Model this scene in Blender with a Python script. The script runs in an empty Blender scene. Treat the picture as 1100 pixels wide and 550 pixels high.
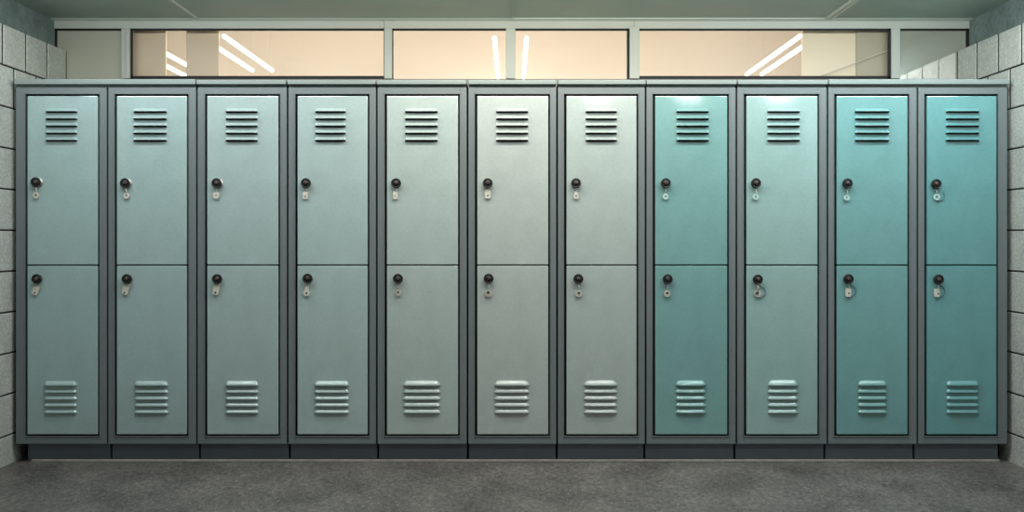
import bpy, bmesh, math, random
from mathutils import Vector, Matrix
random.seed(7)
S = bpy.context.scene
COL = S.collection

# ------------------------------------------------------------------ scale of the place
F = 1125.0                      # focal length in pixels of the 1100 px wide frame
D = 5.0                         # camera to locker fronts
CZ = 1.055                      # camera height
def X(px, dep=D): return (px - 550.0) * dep / F
def Z(py, dep=D): return CZ + (260.0 - py) * dep / F

# ------------------------------------------------------------------ materials
def lin(c):
    c = c / 255.0
    return c / 12.92 if c <= 0.04045 else ((c + 0.055) / 1.055) ** 2.4
def rgb(r, g, b): return (lin(r), lin(g), lin(b), 1.0)

def mat(name, col, rough=0.5, metal=0.0, spec=0.5, n1=0.0, s1=8.0, n2=0.0, s2=120.0,
        bump=0.0, bs=60.0, stretch=(1, 1, 1), coat=0.0):
    m = bpy.data.materials.new(name); m.use_nodes = True
    nt = m.node_tree; N = nt.nodes; L = nt.links
    p = N['Principled BSDF']
    p.inputs['Roughness'].default_value = rough
    p.inputs['Metallic'].default_value = metal
    p.inputs['Specular IOR Level'].default_value = spec
    p.inputs['Coat Weight'].default_value = coat
    p.inputs['Coat Roughness'].default_value = 0.10
    p.inputs['Coat IOR'].default_value = 1.7
    tc = N.new('ShaderNodeTexCoord'); mp = N.new('ShaderNodeMapping')
    mp.inputs['Scale'].default_value = stretch
    L.new(tc.outputs['Object'], mp.inputs['Vector'])
    val = None
    for amp, sc in ((n1, s1), (n2, s2)):
        if amp <= 0: continue
        t = N.new('ShaderNodeTexNoise'); t.inputs['Scale'].default_value = sc
        t.inputs['Detail'].default_value = 4.0
        L.new(mp.outputs[0], t.inputs['Vector'])
        r = N.new('ShaderNodeMapRange')
        r.inputs['From Min'].default_value = 0.25; r.inputs['From Max'].default_value = 0.75
        r.inputs['To Min'].default_value = 1 - amp; r.inputs['To Max'].default_value = 1 + amp
        L.new(t.outputs['Fac'], r.inputs['Value'])
        if val is None: val = r.outputs[0]
        else:
            q = N.new('ShaderNodeMath'); q.operation = 'MULTIPLY'
            L.new(val, q.inputs[0]); L.new(r.outputs[0], q.inputs[1]); val = q.outputs[0]
    if val is not None:
        v = N.new('ShaderNodeVectorMath'); v.operation = 'SCALE'
        v.inputs[0].default_value = col[:3]
        L.new(val, v.inputs['Scale']); L.new(v.outputs[0], p.inputs['Base Color'])
    else:
        p.inputs['Base Color'].default_value = col
    if bump > 0:
        t = N.new('ShaderNodeTexNoise'); t.inputs['Scale'].default_value = bs
        t.inputs['Detail'].default_value = 5.0
        L.new(mp.outputs[0], t.inputs['Vector'])
        b = N.new('ShaderNodeBump'); b.inputs['Strength'].default_value = bump
        b.inputs['Distance'].default_value = 0.004
        L.new(t.outputs['Fac'], b.inputs['Height']); L.new(b.outputs[0], p.inputs['Normal'])
    return m

def paint(name, c):
    return mat(name, rgb(*c), rough=0.32, spec=0.5, n1=0.06, s1=9.0, n2=0.05, s2=90.0, bump=0.02, bs=40.0, coat=1.0)

PAINTS = [  # mint pales towards the middle lockers: warm light there put into the paint
    paint('mint_paint', (156, 181, 181)),
    paint('mint_paint', (161, 184, 184)),
    paint('mint_paint', (166, 186, 185)),
    paint('mint_paint', (168, 188, 187)),
    paint('lit_mint_paint', (173, 188, 185)),
    paint('lit_mint_paint', (177, 188, 184)),
    paint('lit_mint_paint', (171, 184, 181)),
    paint('teal_paint', (121, 164, 163)),
    paint('mid_teal_paint', (148, 179, 177)),
    paint('teal_paint', (114, 163, 164)),
    paint('deep_teal_paint', (101, 157, 160)),
]
M_FRAME = mat('grey_frame_paint', rgb(112, 121, 123), rough=0.36, n1=0.05, s1=6)
M_CAP = mat('grey_cap_paint', rgb(134, 146, 144), rough=0.35, n1=0.04, s1=6)
M_PLINTH = mat('slate_plinth_paint', rgb(112, 122, 133), rough=0.5, n1=0.06, s1=6)
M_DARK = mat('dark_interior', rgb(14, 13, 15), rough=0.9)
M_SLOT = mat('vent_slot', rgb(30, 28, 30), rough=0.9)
M_BLACK = mat('black_plastic', rgb(16, 12, 12), rough=0.5)
M_CHROME = mat('steel', rgb(190, 186, 182), rough=0.45, metal=1.0)
M_GUN = mat('dark_steel', rgb(122, 110, 108), rough=0.4, metal=1.0)
M_TAG = mat('white_tag_plastic', rgb(206, 203, 192), rough=0.3, n1=0.06, s1=60)
M_TAGC = mat('clear_tag_plastic', rgb(172, 202, 196), rough=0.15, n1=0.1, s1=80)
M_RING = mat('dull_ring_metal', rgb(196, 188, 180), rough=0.38, metal=0.2, n1=0.15, s1=150)
M_WIRE = mat('pale_wire', rgb(225, 220, 212), rough=0.4)
M_CORD = mat('grey_cord', rgb(84, 120, 120), rough=0.6)
M_BLOCK = mat('painted_block', rgb(179, 184, 178), rough=0.5, n1=0.12, s1=9, n2=0.26, s2=80, bump=0.9, bs=85)
M_MORTAR = mat('dark_mortar', rgb(40, 40, 38), rough=0.9, n1=0.2, s1=30)
M_BAND = mat('raw_concrete', rgb(108, 124, 122), rough=0.85, n1=0.25, s1=7, n2=0.22, s2=45, bump=0.3, bs=50)
M_CEIL = mat('ceiling_panel', rgb(150, 168, 158), rough=0.6, n1=0.04, s1=2)
M_SEAM = mat('ceiling_seam', rgb(190, 200, 190), rough=0.45)
M_WFRAME = mat('window_frame_metal', rgb(188, 194, 185), rough=0.4, n1=0.03, s1=5)
M_GASKET = mat('black_gasket', rgb(8, 7, 7), rough=0.6)
M_CREAM = mat('cream_wall', rgb(222, 214, 204), rough=0.5, n1=0.03, s1=2)
M_BEIGE = mat('beige_board', rgb(228, 210, 192), rough=0.45, n1=0.04, s1=3)
M_IVORY = mat('ivory_board', rgb(246, 232, 214), rough=0.45, n1=0.03, s1=3)
M_GREYB = mat('grey_board', rgb(184, 178, 164), rough=0.5, n1=0.04, s1=3)
M_PLASTER = mat('plaster', rgb(150, 152, 148), rough=0.8, n1=0.05, s1=3)
M_SEAL = mat('floor_seal', rgb(188, 182, 172), rough=0.6, n1=0.2, s1=20)

def floor_material():
    m = mat('speckled_floor', rgb(94, 91, 88), rough=0.5, n1=0.5, s1=3.6, n2=0.5, s2=40,
            bump=0.35, bs=110, stretch=(1, 0.7, 1))
    nt = m.node_tree; N = nt.nodes; L = nt.links; p = N['Principled BSDF']
    src = p.inputs['Base Color'].links[0].from_socket
    tc = N.new('ShaderNodeTexCoord')
    v = N.new('ShaderNodeTexNoise'); v.inputs['Scale'].default_value = 95; v.inputs['Detail'].default_value = 2
    L.new(tc.outputs['Object'], v.inputs['Vector'])
    r = N.new('ShaderNodeMapRange'); r.inputs['From Min'].default_value = .62; r.inputs['From Max'].default_value = .70
    L.new(v.outputs['Fac'], r.inputs['Value'])
    mx = N.new('ShaderNodeMix'); mx.data_type = 'RGBA'
    L.new(r.outputs[0], mx.inputs[0]); L.new(src, mx.inputs[6]); mx.inputs[7].default_value = rgb(158, 154, 146)
    L.new(mx.outputs[2], p.inputs['Base Color'])
    return m
M_FLOOR = floor_material()

def emission(name, c, k):
    m = bpy.data.materials.new(name); m.use_nodes = True
    nt = m.node_tree; nt.nodes.clear()
    e = nt.nodes.new('ShaderNodeEmission'); o = nt.nodes.new('ShaderNodeOutputMaterial')
    e.inputs['Color'].default_value = c; e.inputs['Strength'].default_value = k
    nt.links.new(e.outputs[0], o.inputs[0]); return m
M_TUBE = emission('lit_tube', (1.0, 0.93, 0.82, 1), 7.0)

def glass_mix(name, base, tint, fac, rough):
    """base 'clear' (thin clear pane) or 'solid' (frosted sheet) under a glossy face."""
    m = bpy.data.materials.new(name); m.use_nodes = True
    nt = m.node_tree; nt.nodes.clear()
    o = nt.nodes.new('ShaderNodeOutputMaterial'); mx = nt.nodes.new('ShaderNodeMixShader')
    g = nt.nodes.new('ShaderNodeBsdfGlossy'); g.inputs['Roughness'].default_value = rough
    g.inputs['Color'].default_value = (0.95, 0.95, 0.92, 1)
    if base == 'clear':
        b = nt.nodes.new('ShaderNodeBsdfTransparent')
    else:
        b = nt.nodes.new('ShaderNodeBsdfDiffuse')
    b.inputs['Color'].default_value = tint
    mx.inputs['Fac'].default_value = fac
    nt.links.new(b.outputs[0], mx.inputs[1]); nt.links.new(g.outputs[0], mx.inputs[2])
    nt.links.new(mx.outputs[0], o.inputs[0]); return m
M_GLASS = glass_mix('clear_glass', 'clear', (0.96, 0.95, 0.92, 1), 0.008, 0.30)
M_FROST = glass_mix('frosted_glass', 'solid', rgb(176, 176, 160), 0.06, 0.35)
M_MIRROR = glass_mix('reflective_glass', 'solid', rgb(196, 194, 176), 0.55, 0.015)

# ------------------------------------------------------------------ mesh helpers
class MB:
    def __init__(self): self.bm = bmesh.new()
    def _merge(self, t, mi):
        for f in t.faces: f.material_index = mi
        me = bpy.data.meshes.new('t'); t.to_mesh(me); t.free()
        self.bm.from_mesh(me); bpy.data.meshes.remove(me)
    def box(self, x0, x1, y0, y1, z0, z1, bev=0.0, mi=0, seg=2):
        t = bmesh.new()
        bmesh.ops.create_cube(t, size=1.0)
        for v in t.verts:
            v.co = Vector((x0 if v.co.x < 0 else x1, y0 if v.co.y < 0 else y1, z0 if v.co.z < 0 else z1))
        if bev > 0:
            bmesh.ops.bevel(t, geom=list(t.edges), offset=bev, segments=seg, profile=0.5, affect='EDGES')
        self._merge(t, mi); return self
    def lathe(self, prof, c, seg=28, mi=0, squash=1.0):
        """profile of (radius, forward) pairs turned about the -Y axis through c"""
        t = bmesh.new(); rings = []
        for r, h in prof:
            if r < 1e-6: rings.append([t.verts.new((c[0], c[1] - h, c[2]))])
            else: rings.append([t.verts.new((c[0] + r * math.cos(2 * math.pi * k / seg), c[1] - h,
                                             c[2] + squash * r * math.sin(2 * math.pi * k / seg))) for k in range(seg)])
        for a, b in zip(rings, rings[1:]):
            for k in range(seg):
                q = [a[k % len(a)], a[(k + 1) % len(a)], b[(k + 1) % len(b)], b[k % len(b)]]
                u = []
                for v in q:
                    if v not in u: u.append(v)
                if len(u) > 2: t.faces.new(u)
        bmesh.ops.recalc_face_normals(t, faces=list(t.faces))
        for f in t.faces: f.smooth = True
        self._merge(t, mi); return self
    def tube(self, pts, r, seg=8, mi=0):
        t = bmesh.new(); rings = []; n = len(pts); pts = [Vector(p) for p in pts]
        for i, p in enumerate(pts):
            d = (pts[min(i + 1, n - 1)] - pts[max(i - 1, 0)]).normalized()
            up = Vector((0, 1, 0)) if abs(d.y) < 0.9 else Vector((1, 0, 0))
            a = d.cross(up).normalized(); b = d.cross(a).normalized()
            rings.append([t.verts.new(p + r * (math.cos(2 * math.pi * k / seg) * a + math.sin(2 * math.pi * k / seg) * b)) for k in range(seg)])
        for a, b in zip(rings, rings[1:]):
            for k in range(seg): t.faces.new((a[k], a[(k + 1) % seg], b[(k + 1) % seg], b[k]))
        t.faces.new(rings[0]); t.faces.new(list(reversed(rings[-1])))
        bmesh.ops.recalc_face_normals(t, faces=list(t.faces))
        for f in t.faces: f.smooth = True
        self._merge(t, mi); return self
    def plate(self, outline, hole, y0, y1, mi=0):
        """flat tag in the XZ plane between y0 (back) and y1 (front, more negative) with one round-ish hole; both loops same count"""
        t = bmesh.new(); n = len(outline)
        L = [[t.verts.new((p[0], y, p[1])) for p in lp] for y in (y0, y1) for lp in (outline, hole)]
        ob, hb, of, hf = L
        for k in range(n):
            j = (k + 1) % n
            t.faces.new((of[k], of[j], hf[j], hf[k])); t.faces.new((ob[k], hb[k], hb[j], ob[j]))
            t.faces.new((ob[k], ob[j], of[j], of[k])); t.faces.new((hb[k], hf[k], hf[j], hb[j]))
        bmesh.ops.recalc_face_normals(t, faces=list(t.faces))
        self._merge(t, mi); return self
    def build(self, name, mats, parent=None, origin=None, smooth_angle=None):
        me = bpy.data.meshes.new(name)
        if origin is not None: bmesh.ops.translate(self.bm, vec=-Vector(origin), verts=list(self.bm.verts))
        self.bm.to_mesh(me); self.bm.free()
        for m in (mats if isinstance(mats, (list, tuple)) else [mats]): me.materials.append(m)
        o = bpy.data.objects.new(name, me); COL.objects.link(o)
        if origin is not None: o.location = origin
        if parent is not None: o.parent = parent
        return o

def tag(o, label=None, cat=None, group=None, kind=None):
    for k, v in (('label', label), ('category', cat), ('group', group), ('kind', kind)):
        if v: o[k] = v
    return o
def empty(name, loc):
    o = bpy.data.objects.new(name, None); COL.objects.link(o); o.location = loc
    o.empty_display_size = 0.1; return o

# ------------------------------------------------------------------ the setting
WX = 2.39            # inner face of the block walls
BX = 2.452           # face of the concrete band above them
BACK = 0.62          # plane of the glazed strip
BD = D + BACK
YF = -6.4            # wall behind the viewer
CEIL = 2.244
BRICK_TOP = 2.083

MB().box(-2.9, 2.9, YF - .2, 0.9, -0.1, 0.0).build('floor', M_FLOOR).__setitem__('kind', 'structure')

def side_wall(name, s):
    b = MB()
    xin, xout = s * WX, s * (WX + .30)
    x0, x1 = sorted((xin + s * .0028, xout))
    b.box(x0, x1, YF, 1.0, -0.05, BRICK_TOP - .004, mi=1)
    H, Lb, g = .1945, .2345, .0048
    k = 0; z = BRICK_TOP; L0 = Lb
    while z > 0.0:
        z1 = z - g * .8; z0 = max(z - H + g * .8, -0.02)
        Lb = L0 if k < 2 else 2 * L0          # long blocks below the two top courses
        off = 0.0 if k % 2 == 0 else (Lb * .52 if k < 2 else .33)
        y = BACK - off + (Lb if k % 2 else 0)
        while y > YF:
            ya, yb = max(y - Lb + .0075, YF), min(y - .0075, BACK)
            if yb - ya > .01:
                jit = random.uniform(-.0008, .0008)
                xa, xb = sorted((xin + jit, xin + s * .05))
                b.box(xa, xb, ya, yb, z0, z1, bev=.0026, mi=0, seg=1)
            y -= Lb
        z -= H; k += 1
    # concrete band set back above the blocks
    xa, xb = sorted((s * BX, xout))
    b.box(xa, xb, YF, 1.0, BRICK_TOP - .004, CEIL + .05, mi=2)
    tag(b.build(name, [M_BLOCK, M_MORTAR, M_BAND]), kind='structure')
side_wall('wall_left', -1); side_wall('wall_right', 1)

# solid wall below the glazed strip, hidden by the lockers, and the wall behind the viewer
SILL = 1.930
tag(MB().box(-2.7, 2.7, BACK - .0, BACK + .12, -0.05, SILL).build('wall_back', M_PLASTER), kind='structure')
tag(MB().box(-2.7, 2.7, YF - .2, YF, -0.05, CEIL + .05).build('wall_front', M_PLASTER), kind='structure')

# ceiling of four long panels
b = MB()
seams = [-1.672, 0.0, 1.685]
edges = [-2.75] + seams + [2.75]
for k in range(4):
    dz = (0.0, 0.0, 0.003, 0.0)[k]
    b.box(edges[k] + .002, edges[k + 1] - .002, YF, BACK + .02, CEIL + dz, CEIL + .04)
b.box(-2.75, 2.75, YF, BACK + .02, CEIL + .02, CEIL + .10)
tag(b.build('ceiling', M_CEIL), kind='structure')
tag(MB().box(seams[0] - .006, seams[0] + .006, YF, BACK - .05, CEIL - .005, CEIL + .004, bev=.0015).build('trim_1', M_SEAM), kind='structure')
tag(MB().box(seams[1] - .004, seams[1] + .004, YF, BACK - .05, CEIL - .002, CEIL + .004, bev=.001).build('trim_2', M_CEIL), kind='structure')
tag(MB().box(seams[2] - .022, seams[2] - .003, YF, BACK - .05, CEIL - .006, CEIL + .004, bev=.0015)
        .box(seams[2] + .003, seams[2] + .018, YF, BACK - .05, CEIL - .006, CEIL + .004, bev=.0015).build('trim_3', M_SEAM), kind='structure')
# angle moulding where ceiling meets the glazed strip
tag(MB().box(-BX, BX, BACK - .055, BACK - .02, CEIL - .004, CEIL + .004, bev=.0015)
        .box(-BX, BX, BACK - .02, BACK + .0, CEIL - .006, CEIL + .004)
        .build('trim_4', M_SEAM), kind='structure')
# pale seal strip along the plinths
tag(MB().box(-2.31, 2.345, .030, .05, 0.0, .009, bev=.002).build('trim_5', M_SEAL), kind='structure')

# glazed strip: rail, posts, panes
RAIL = Z(31, BD)
rail = MB()
xs_l, xs_r = -BX, X(1039.5, BD)
rail.box(xs_l, X(413, BD) - .001, BACK - .012, BACK + .05, RAIL, CEIL - .005, bev=.002)
rail.box(X(413, BD) + .001, X(681, BD), BACK - .012, BACK + .05, RAIL, CEIL - .005, bev=.002)
rail.box(X(681, BD) + .001, BX, BACK - .009, BACK + .05, RAIL, CEIL - .005, bev=.002)
tag(rail.build('window_frame', M_WFRAME), kind='structure')
posts = [(131.5, 140.5), (413, 421.5), (543.5, 553.5), (676, 686.5), (956.5, 966)]
for i, (a, c) in enumerate(posts):
    p = MB().box(X(a, BD), X(c, BD), BACK - .018, BACK + .05, SILL, RAIL + (.012 if i == 3 else .001), bev=.003)
    if i == 0: p.box(X(a, BD) + .028, X(c, BD) - .001, BACK - .026, BACK - .014, SILL, RAIL - .002, bev=.002)
    tag(p.build('window_frame', M_WFRAME), kind='structure')
panes = [  # x0, x1, glass, gasket sides
    (61, 131.5, M_FROST, 'TL'), (140.5, 413, M_GLASS, 'TLBr'), (421.5, 543.5, M_GLASS, 'Tl'),
    (553.5, 676, M_GLASS, 'TR'), (686.5, 956.5, M_GLASS, 'TRB'), (966, 1039, M_MIRROR, 'TR')]
for i, (a, c, gm, sides) in enumerate(panes):
    x0, x1 = X(a, BD), X(c, BD)
    if i == 0: x0 = -BX
    if i == 5: x1 = BX - .002
    w = tag(MB().box(x0, x1, BACK + .006, BACK + .012, SILL - .0, RAIL).build('window_%d' % (i + 1), gm), kind='structure')
    g = MB(); k = .010
    ya, yb = BACK - .004, BACK + .006
    if 'T' in sides: g.box(x0, x1, ya, yb, RAIL - k, RAIL)
    if 'L' in sides: g.box(x0, x0 + k, ya, yb, SILL, RAIL)
    if 'l' in sides: g.box(x0, x0 + k * .5, ya, yb, SILL, RAIL)
    if 'R' in sides: g.box(x1 - k * 1.3, x1, ya, yb, SILL, RAIL)
    if 'r' in sides: g.box(x1 - k * .4, x1, ya, yb, SILL, RAIL)
    if 'B' in sides: g.box(x0, x1, ya, yb, SILL, SILL + .016)
    tag(g.build('gasket', M_GASKET, w), kind='structure')

# the lit room behind the glazed strip
RB = 2.35
tag(MB().box(-3.3, 3.3, RB, RB + .1, 1.6, 3.0).build('wall_beyond', M_CREAM), kind='structure')
tag(MB().box(-3.4, -3.3, BACK + .12, RB, 1.6, 3.0).box(3.3, 3.4, BACK + .12, RB, 1.6, 3.0).build('wall_sides', M_CREAM), kind='structure')
tag(MB().box(-3.4, 3.4, BACK + .05, RB + .1, 2.95, 3.05).build('ceiling', M_CREAM), kind='structure')
tag(MB().box(-3.3, 3.3, BACK + .12, RB, 1.55, 1.6).build('floor', M_CREAM), kind='structure')
tag(MB().box(-3.3, 3.3, BACK + .012, BACK + .12, CEIL, 3.0).build('wall_lintel', M_CREAM), kind='structure')

def boards(a, c, y, m, name):
    dep = D + y
    return tag(MB().box(X(a, dep), X(c, dep), y, y + .02, 1.6, 2.45, bev=.002).build(name, m), kind='structure')
boards(120, 178, .70, M_BEIGE, 'wall_panel')
boards(200, 235, .70, M_BEIGE, 'wall_panel')
boards(862, 920, .70, M_IVORY, 'wall_panel')
boards(920.5, 975, .68, M_GREYB, 'wall_panel')

def tube_light(x0, dx, ya, yb, zt, label):
    r = empty('ceiling_light', (x0 + dx / 2, ya, zt))
    tag(r, label, 'light', 'tube lights behind the glass strip')
    o = r.location
    for q in (0, dx):
        t = MB().tube([(x0 + q, ya, zt), (x0 + q, yb, zt)], .0122, seg=12).build('tube', M_TUBE, None, origin=o)
        t.parent = r; t.location = (0, 0, 0)
        for yy, e in ((ya + .05, -1), (yb - .05, 1)):
            c = MB().tube([(x0 + q, yy - .004, zt), (x0 + q, yy + .004, zt)], .0145, seg=12)
            c.tube([(x0 + q, yy, zt), (x0 + q, yy, 2.955)], .0009, seg=6)
            c = c.build('hanger', M_WFRAME, None, origin=o)
            c.parent = r; c.location = (0, 0, 0)
TZ = CZ + 1.13
tube_light(-1.71, .13, .745, 1.9, TZ, 'twin white tube light slanting behind the long left glass pane')
tube_light(-2.22, .145, .95, 2.2, TZ, 'twin white tube light seen in the narrow gap between two beige boards')
tube_light(-.096, .176, .80, 2.25, TZ, 'twin white tube light either side of the middle window post')
tube_light(1.581, .10, .745, 2.05, TZ, 'twin white tube light slanting behind the long right glass pane')
# thin pale line added to stand for a slanting reflection in the right panes
tag(MB().tube([(X(868, D + .66), .66, Z(87, D + .66)), (X(1015, D + .66), .66, Z(31, D + .66))], .0028)
    .build('cord', M_WIRE), 'thin pale line standing for a slanting reflection in the long right glass pane', 'cord')

# ------------------------------------------------------------------ lockers
BND = [16, 115.3, 211.3, 308.8, 404.6, 502.2, 598.4, 693.6, 791.2, 889.0, 985.7, 1083]
DOORS = [(28, 106.4), (124, 202), (221, 300.3), (318, 396.2), (414, 493.3), (511, 590.2),
         (606.8, 685), (702, 782.4), (800, 879.3), (897, 976), (993.8, 1071.5)]
VU = [(50, 83.5), (144, 179.5), (243, 277), (339, 371.5), (435.3, 470.3), (533, 567.3), (629, 662.5),
      (726.5, 761), (824, 858.7), (918, 954.5), (1015.5, 1051)]
VL = [(48, 83), (145, 181), (242.5, 278), (338, 375), (433, 473), (531, 568.5), (627, 663),
      (725.5, 758), (824.5, 857), (921, 952.5), (1016, 1051)]
LU = [(40.5, 196), (136, 197), (234, 197), (329.5, 197), (426, 197), (524, 197), (618.5, 197),
      (714.5, 197), (811, 197), (909, 197.3), (1004, 198)]
LL = [(41.5, 299.5), (138, 299.5), (234.5, 299.5), (331.3, 299), (428, 299.2), (525, 299), (621, 299.4),
      (716.6, 299.6), (813, 300), (910, 299.5), (1006.5, 300)]
ZT = Z(94)           # underside of the cap
ZB = Z(477)          # bottom of the carcass
ZD1, ZD0 = Z(101), Z(468.5)
ZM = Z(285)
DEP = .58
DY = -.004           # door face

def carcass(x0, x1, d0, d1):
    """front frame as one ring with the box behind it"""
    b = MB(); bv = .0022; t = .018
    b.box(x0, d0, 0, t, ZB, ZT, bev=bv)                 # stiles
    b.box(d1, x1, 0, t, ZB, ZT, bev=bv)
    b.box(d0 - .001, d1 + .001, .0004, t, ZD1, ZT, bev=bv)      # rails
    b.box(d0 - .001, d1 + .001, .0004, t, ZB, ZD0, bev=bv)
    # small folded lip round the opening
    l = .0035
    b.box(d0 - l, d0, -.003, .003, ZD0 - l, ZD1 + l, bev=.001)
    b.box(d1, d1 + l, -.003, .003, ZD0 - l, ZD1 + l, bev=.001)
    b.box(d0 - l, d1 + l, -.003, .003, ZD0 - l, ZD0, bev=.001)
    b.box(d0 - l, d1 + l, -.003, .003, ZD1, ZD1 + l, bev=.001)
    # sides, back, bottom, top, middle shelf
    b.box(x0, x0 + .002, t, DEP, ZB, ZT); b.box(x1 - .002, x1, t, DEP, ZB, ZT)
    b.box(x0 + .002, x1 - .002, DEP - .002, DEP, ZB, ZT)
    b.box(x0 + .002, x1 - .002, t, DEP, ZB, ZB + .002)
    b.box(x0 + .002, x1 - .002, t, DEP, ZT - .002, ZT)
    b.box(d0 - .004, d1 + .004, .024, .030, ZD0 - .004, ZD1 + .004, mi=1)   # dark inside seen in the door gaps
    b.box(x0 + .002, x1 - .002, .030, DEP, ZM - .001, ZM + .001)
    return b

def louvre(b, xa, xb, zt, h, p, end, hump=0.0, n=22, flare=False, slot=.003):
    """pressed-out slat: closed above, open below"""
    t = bmesh.new(); rows = []
    w = xb - xa
    for i in range(n + 1):
        u = i / n
        u = 0.5 - 0.5 * math.cos(math.pi * u)
        e = min(u, 1 - u) * w
        s = 1.0 if e >= end else math.sin(0.5 * math.pi * e / end) ** 0.8
        hh = h * (0.25 + 0.75 * s) + hump * max(0.0, math.sin(math.pi * u)) ** 0.5 * s
        zb = zt - h
        if flare:      # skin swelling outwards into a lip at the bottom edge
            pr = [(zb + hh, 0.0005), (zb + hh * .74, -p * s * .06), (zb + hh * .52, -p * s * .24), (zb + hh * .26, -p * s * .62),
                  (zb + hh * .12, -p * s * .86), (zb, -p * s), (zb - .0012, -p * s * .96)]
        else:
            pr = [(zb + hh, 0.0005), (zb + hh * .86, -p * s * .40), (zb + hh * .55, -p * s * .76), (zb + hh * .25, -p * s * .95),
                  (zb + hh * .08, -p * s), (zb, -p * s * .96), (zb - .0010, -p * s * .88)]
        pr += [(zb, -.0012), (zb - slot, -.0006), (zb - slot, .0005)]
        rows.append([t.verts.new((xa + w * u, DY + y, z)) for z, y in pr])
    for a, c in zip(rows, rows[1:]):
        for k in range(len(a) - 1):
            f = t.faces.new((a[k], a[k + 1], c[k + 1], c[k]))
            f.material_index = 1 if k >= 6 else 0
            f.smooth = k < 5
    t.faces.new(rows[0]); t.faces.new(list(reversed(rows[-1])))
    bmesh.ops.recalc_face_normals(t, faces=list(t.faces))
    me = bpy.data.meshes.new('t'); t.to_mesh(me); t.free(); b.bm.from_mesh(me); bpy.data.meshes.remove(me)

def door_mesh(d0, d1, z0, z1):
    return MB().box(d0 + .0115, d1 - .0082, DY, DY + .022, z0, z1, bev=.0034, seg=3)

def lock_mesh(px, py, rim):
    c = (X(px), DY, Z(py)); R = .0232
    b = MB()
    if rim:   # bright bezel peeping out on the upper right
        b.lathe([(R * .98, -.001), (R * 1.04, .004), (R * .95, .008), (R * .4, .009)], (c[0] + .004, c[1], c[2] - .0005), mi=1)
    else:
        b.lathe([(R * .86, -.001), (R * .9, .003), (R * .86, .006), (R * .4, .007)], c, mi=3)
    b.lathe([(R * .82, .004), (R * .86, .010), (R, .013), (R * 1.0, .021), (R * .95, .0245), (R * .84, .0262), (R * .80, .0245),
             (R * .62, .0235), (R * .56, .0262), (R * .45, .0275), (0, .0278)], c, mi=0)
    # grip notches round the rim and the key slot
    for k in range(16):
        a = 2 * math.pi * k / 16
        x, z = c[0] + R * .99 * math.cos(a), c[2] + R * .99 * math.sin(a)
        b.box(x - .0013, x + .0013, DY - .0205, DY - .0135, z - .0013, z + .0013, bev=.0004, seg=1)
    b.lathe([(R * .30, .027), (R * .30, .0295), (R * .22, .0302), (0, .0302)], c, mi=3, seg=16)
    b.box(c[0] - .0013, c[0] + .0013, DY - .0308, DY - .029, c[2] - .0048, c[2] + .0048, mi=2)
    return b

CAPS_SINGLE = {2, 3, 4, 5, 6, 7, 8}
def cap_mesh(xa, xb, top):
    b = MB()
    b.box(xa, xb, -.020, DEP, Z(91.2), top, bev=.0035, seg=3)
    b.box(xa + .003, xb - .003, .006, DEP - .01, ZT, Z(90.6), bev=.001)
    return b

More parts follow.
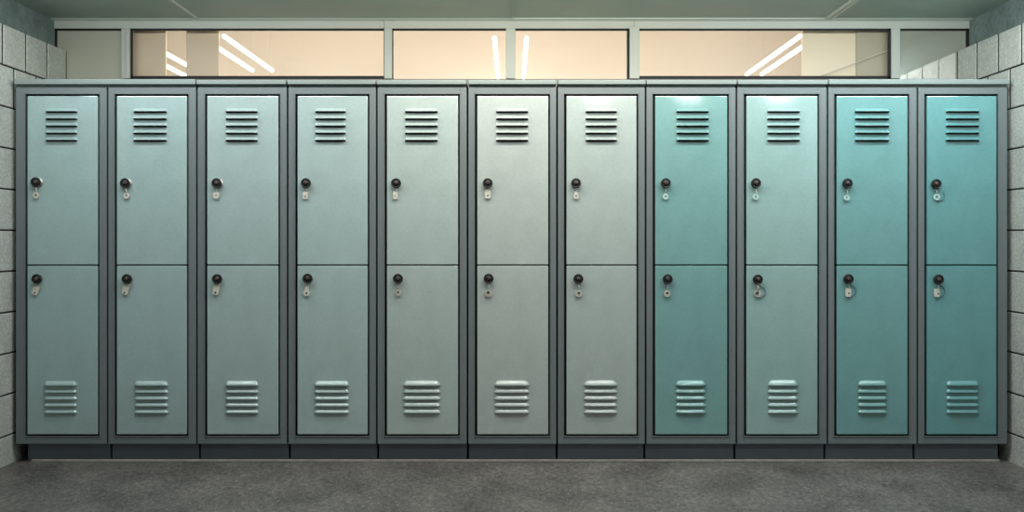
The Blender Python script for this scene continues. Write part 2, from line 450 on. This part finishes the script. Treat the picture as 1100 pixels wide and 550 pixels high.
UP_LABEL = [
    'mint green locker at the left end of the row, beside the block wall',
    'mint green locker standing second from the left block wall',
    'mint green locker third from the left wall, first with its own top',
    'mint green locker standing fourth from the left block wall',
    'pale mint locker below the gap between left and middle windows, fifth from left wall',
    'pale mint locker in the middle of the row, directly under the central window post',
    'pale mint locker touching the left side of the first teal locker',
    'teal locker with pale lockers on both of its sides',
    'lighter grey-teal locker between two stronger teal lockers',
    'teal locker standing second from the right block wall',
    'deep teal locker at the right end of the row, beside the block wall',
]
LOCKERS = []
for i in range(11):
    gap = .0042
    x0, x1 = X(BND[i]) + gap, X(BND[i + 1]) - gap
    d0, d1 = X(DOORS[i][0] - .9), X(DOORS[i][1] + .6)
    cx = (x0 + x1) / 2
    root = empty('locker', (cx, 0, 0))
    tag(root, UP_LABEL[i], 'locker', 'two-door lockers in the long row')
    def put(mb, name, mats, parent=None, loc0=(cx, 0, 0)):
        o = mb.build(name, mats, None, origin=loc0); o.parent = parent or root; o.location = (0, 0, 0); return o
    put(carcass(x0, x1, d0, d1), 'carcass', [M_FRAME, M_DARK])
    pl0 = X(25) if i == 0 else x0 + .001
    pl1 = X(1077) if i == 10 else x1 - .001
    pm = MB().box(pl0, pl1, .05, .066, .0, ZB, bev=.0015)
    pm.box(pl0, pl0 + .004, .066, DEP - .02, 0, ZB).box(pl1 - .004, pl1, .066, DEP - .02, 0, ZB).box(pl0, pl1, DEP - .03, DEP - .02, 0, ZB)
    put(pm, 'plinth', M_PLINTH)
    if i in CAPS_SINGLE: put(cap_mesh(x0 - .0005, x1 + .0005, Z(86.6)), 'top_cap', M_CAP)
    P = PAINTS[i]
    for upper in (True, False):
        z0, z1 = (ZM + .0030, ZD1 - .0098) if upper else (ZD0 + .0085, ZM - .0030)
        dr = put(door_mesh(d0, d1, z0, z1), 'door', P)
        v = MB()
        if upper:
            for k in range(5):
                zb = Z(120.0 + 7.68 * k)
                louvre(v, X(VU[i][0]), X(VU[i][1]), zb + .0172, .0162, .0190, .003, flare=True, slot=.0078)
        else:
            hm = (.0, .0005, .001, .001, .002, .003, .004, .003, .0055, .003, .001)[i]
            en = (.010, .012, .012, .012, .020, .022, .024, .018, .018, .016, .012)[i]
            for k in range(5):
                zb = Z((413.9, 421.5, 428.9, 436.1, 443.4)[k])
                h = .021 if k == 0 else (.0155 if i < 4 else .0185)
                louvre(v, X(VL[i][0]), X(VL[i][1]), zb + h, h, (.0165 if k == 0 else (.0115 if i < 4 else .0125)), en, hm if k == 0 else 0.0)
        put(v, 'vent', [P, M_SLOT], dr)
        lx, ly = (LU if upper else LL)[i]
        put(lock_mesh(lx, ly, upper and i < 3), 'lock', [M_BLACK, M_CHROME, M_DARK, M_GUN], dr)
    LOCKERS.append(root)

tag(cap_mesh(X(17), X(211.3) - .001, Z(85.6)).build('cover_slab', M_CAP, None, origin=(X(114), .25, Z(90))),
    'long grey metal top lying across the two leftmost mint lockers', 'locker top')
tag(cap_mesh(X(889.0) + .001, X(1083), Z(85.8)).build('cover_slab', M_CAP, None, origin=(X(986), .25, Z(90))),
    'long grey metal top lying across the two rightmost teal lockers', 'locker top')

# ------------------------------------------------------------------ key tags
def circ(cx, cz, rx, rz, n=24, rot=0.0):
    o = []
    for k in range(n):
        a = 2 * math.pi * (k + .5) / n
        o.append((cx + rx * math.cos(a), cz + rz * math.sin(a)))
    return o
def rrect(cx, cz, hw, hh, taper=1.0, n=24, e=5.0):
    o = []
    for k in range(n):
        a = 2 * math.pi * (k + .5) / n
        c, s = math.cos(a), math.sin(a)
        x = hw * math.copysign(abs(c) ** (2 / e), c); z = hh * math.copysign(abs(s) ** (2 / e), s)
        x *= taper if s > 0 else 1.0
        o.append((cx + x, cz + z))
    return o
def rotp(pts, c, deg):
    a = math.radians(deg); C_, S_ = math.cos(a), math.sin(a)
    return [(c[0] + (x - c[0]) * C_ - (z - c[1]) * S_, c[1] + (x - c[0]) * S_ + (z - c[1]) * C_) for x, z in pts]

# kind, px, py, half width, half height (px), tilt, hole (dx, dz, r in px)
T_U = [('ring', 40, 210, 3.0, 3.6, 0, (0, .2, 1.1)), ('disc', 137, 210.5, 3.1, 3.3, 0, (0, .9, .8)),
       ('disc', 233, 210, 3.4, 3.8, 0, (0, .6, .7)), ('rect', 328.6, 210, 2.7, 4.0, 0, (0, -1.0, .7)),
       ('rect', 425, 209.8, 2.6, 4.2, 0, (-.6, -.4, .6)), ('rect', 524, 208.6, 3.1, 4.8, 0, (0, -1.6, .8)),
       ('taper', 618.7, 209.8, 2.9, 4.0, 0, (0, -.6, .8)), ('disc', 714.5, 211.2, 3.0, 3.4, 0, (0, .3, .8)),
       ('disc', 811, 211.6, 3.3, 3.3, 0, (0, .2, .8)), ('disc', 908.6, 212.6, 3.2, 3.0, 0, (-.2, .6, .8)),
       ('disc', 1005, 211.8, 3.6, 3.6, 0, (0, .4, 1.0))]
T_L = [('rect', 39.8, 311.5, 3.2, 5.2, -18, (-.2, -2.9, .9)), ('rect', 136.2, 310.3, 3.3, 6.0, -14, (-.5, -4.1, 1.0)),
       ('rect', 233.2, 310.3, 3.2, 6.4, -12, (-.1, -4.2, 1.1)), ('taper', 330, 312.2, 3.4, 5.6, -5, (0, -2.6, 1.1)),
       ('ring', 428.2, 314.2, 3.1, 3.6, 0, (-.4, .6, 1.1)), ('ring', 524.6, 315.0, 3.8, 3.6, 0, (0, .6, 1.8)),
       ('ring', 621.4, 315.2, 3.7, 3.7, 0, (.3, .4, 1.5)), ('ring', 716.2, 315.2, 3.3, 3.7, 0, (0, .2, 1.5)),
       ('ring', 813.2, 315.2, 3.6, 3.9, 0, (-.6, .2, 2.0)), ('rect', 910.2, 314.0, 3.0, 4.6, 0, (.8, -.8, .9)),
       ('rect', 1005.2, 314.4, 3.0, 4.4, 0, (1.4, -.8, 1.0))]
KEY_LABEL_U = [
    'small white ring tag under the upper lock of the leftmost locker',
    'small white disc tag under the upper lock, second locker from the left wall',
    'small cream disc tag under the upper lock, third locker from the left wall',
    'small white upright tag under the upper lock, fourth locker from the left wall',
    'small cream upright tag under the upper lock, fifth locker from the left wall',
    'wider cream upright tag under the upper lock of the locker below the central post',
    'small tapered white tag under the upper lock of the last pale locker before teal',
    'small pale disc tag under the upper lock of the teal locker between pale ones',
    'small pale disc tag under the upper lock of the lighter grey-teal locker',
    'small pale disc tag under the upper lock, second locker from the right wall',
    'small pale disc tag with side cord under the upper lock of the rightmost locker']
KEY_LABEL_L = [
    'tilted grey-white tag under the lower lock of the leftmost locker',
    'tilted white tag under the lower lock, second locker from the left wall',
    'long tilted cream tag under the lower lock, third locker from the left wall',
    'drop-shaped white tag under the lower lock, fourth locker from the left wall',
    'small white ring tag under the lower lock, fifth locker from the left wall',
    'round pale ring tag under the lower lock of the locker below the central post',
    'round white ring tag under the lower lock of the last pale locker before teal',
    'small ring tag under the lower lock of the teal locker between pale ones',
    'thin ring tag on a wire under the lower lock of the lighter grey-teal locker',
    'small white block tag with cord loop under lower lock, second locker from right wall',
    'small white block tag with cord loop under the lower lock of the rightmost locker']

PXM = D / F
def key(i, upper):
    kind, px, py, hw, hh, tilt, hole = (T_U if upper else T_L)[i]
    lx, ly = (LU if upper else LL)[i]
    c = (X(px), Z(py)); hw *= PXM; hh *= PXM
    hx, hz, hr = (v * PXM for v in hole); hz = hz
    root = empty('key_tag', (X(lx), DY - .012, Z(ly) - .02))
    tag(root, (KEY_LABEL_U if upper else KEY_LABEL_L)[i], 'key tag', 'key tags under the locker locks')
    o = root.location.copy()
    def put(mb, name, m):
        q = mb.build(name, m, None, origin=o); q.parent = root; q.location = (0, 0, 0); return q
    if kind in ('disc', 'ring'): out = circ(c[0], c[1], hw, hh)
    elif kind == 'rect': out = rrect(c[0], c[1], hw, hh)
    else: out = rrect(c[0], c[1], hw, hh, taper=.62, e=3.2)
    ho = circ(c[0] + hx, c[1] + hz, hr, hr)
    out, ho = rotp(out, c, tilt), rotp(ho, c, tilt)
    yb, yf = DY - .006, DY - .012
    tb = MB().plate(out, ho, yb, yf)
    # raised rim round the hole
    hc = (sum(p[0] for p in ho) / len(ho), sum(p[1] for p in ho) / len(ho))
    tb.tube([(hc[0] + (hr + .0015) * math.cos(2 * math.pi * k / 16), yf, hc[1] + (hr + .0015) * math.sin(2 * math.pi * k / 16)) for k in range(17)], .0012, seg=6)
    tb.lathe([(hr * .95, .004), (hr * .95, .0075), (0, .0075)], (hc[0], DY, hc[1]), seg=16, mi=1)   # dark disc added to fill the hole, stands for its shade
    put(tb, 'tag', [M_TAGC if (i >= 7 and upper) else (M_RING if kind == 'ring' and not upper else M_TAG), M_CORD if hr > .005 else M_SLOT])
    # wire from the lock down to the tag
    top = (X(lx), DY - .014, Z(ly) - .0205)
    tz = max(p[1] for p in out); tx = [p[0] for p in out if p[1] == tz][0]
    end = (tx, yf + .002, tz - .003)
    m = ((top[0] + end[0]) / 2 + .001, DY - .013, (top[2] + end[2]) / 2)
    put(MB().tube([top, m, end], .0028 if i < 2 and upper else (.0042 if (not upper and i == 8) else .0018)), 'wire', M_WIRE)
    if (upper and i == 10) or (not upper and i in (8, 9, 10)):
        R = .027; cx, cz = c[0] + .012, c[1] + .008
        a0, a1 = (-110, 40) if upper else (-100, 100)
        put(MB().tube([(cx + R * math.cos(math.radians(a)), DY - .004, cz + R * math.sin(math.radians(a))) for a in range(a0, a1, 8)], .0016), 'cord', M_CORD)
    if not upper and i == 6:
        rc = (X(621.3), Z(305))
        put(MB().tube([(rc[0] + .0075 * math.cos(math.radians(a)), DY - .012, rc[1] + .0075 * math.sin(math.radians(a))) for a in range(0, 361, 20)], .002), 'ring', M_WIRE)
for i in range(11): key(i, True)
for i in range(11): key(i, False)

# ------------------------------------------------------------------ lamps of the room and added fill
def area(name, loc, sx, sy, power, col, rot=(0, 0, 0), spread=180):
    l = bpy.data.lights.new(name, 'AREA'); l.shape = 'RECTANGLE'; l.size = sx; l.size_y = sy
    l.energy = power; l.color = col; l.spread = math.radians(spread)
    o = bpy.data.objects.new(name, l); COL.objects.link(o); o.location = loc; o.rotation_euler = rot
    return o
# main fluorescent lamps over the aisle
area('ceiling_lamp', (0.1, -1.05, CEIL - .03), 1.5, .25, 15.2, (1.0, .965, .92))
area('ceiling_lamp', (-1.65, -1.1, CEIL - .03), 1.3, .25, 9.8, (.95, 1.0, 1.03))
area('ceiling_lamp', (1.75, -1.0, CEIL - .03), 1.2, .25, 12, (.91, 1.0, 1.02))
# wall-washer strip close to the locker fronts
T = math.radians(45)
area('washer_lamp', (0.15, -.50, 2.155), 1.7, .06, 14, (1.0, .935, .84), rot=(T, 0, 0))
area('washer_lamp', (-1.6, -.50, 2.155), 1.4, .06, 8, (.97, 1.0, .99), rot=(T, 0, 0))
area('washer_lamp', (1.75, -.50, 2.155), 1.3, .06, 10.5, (.93, 1.0, 1.0), rot=(T, 0, 0))
# added unseen fill, aimed up to brighten the ceiling
area('ceiling_fill', (0, -.8, 2.07), 4.2, .12, 15.5, (.90, 1.0, .98), rot=(math.pi, 0, 0))
for x, p in ((.69, 6.5), (1.407, 8), (2.12, 8)):
    area('ceiling_spot', (x, -3.3, CEIL - .02), .16, .16, p, (1, .98, .95))
# added fill that brightens the cream wall behind the glass
area('rear_fill', (0, 1.25, 2.9), 4.2, .5, 35, (1.0, .975, .915))

w = bpy.data.worlds.new('world'); S.world = w; w.use_nodes = True
w.node_tree.nodes['Background'].inputs[0].default_value = (.5, .55, .55, 1)
w.node_tree.nodes['Background'].inputs[1].default_value = 0.05

# ------------------------------------------------------------------ camera
cam = bpy.data.cameras.new('camera'); co = bpy.data.objects.new('camera', cam); COL.objects.link(co)
cam.sensor_width = 36.0; cam.sensor_fit = 'HORIZONTAL'
cam.lens = F / 1100.0 * 36.0
cam.shift_y = -15.0 / 1100.0      # principal point at y = 260
co.location = (0, -D, CZ); co.rotation_euler = (math.pi / 2, 0, 0)
S.camera = co
S.view_settings.view_transform = 'Standard'; S.view_settings.look = 'None'
S.view_settings.exposure = 0.0; S.view_settings.gamma = 1.0; S.view_settings.use_curve_mapping = False
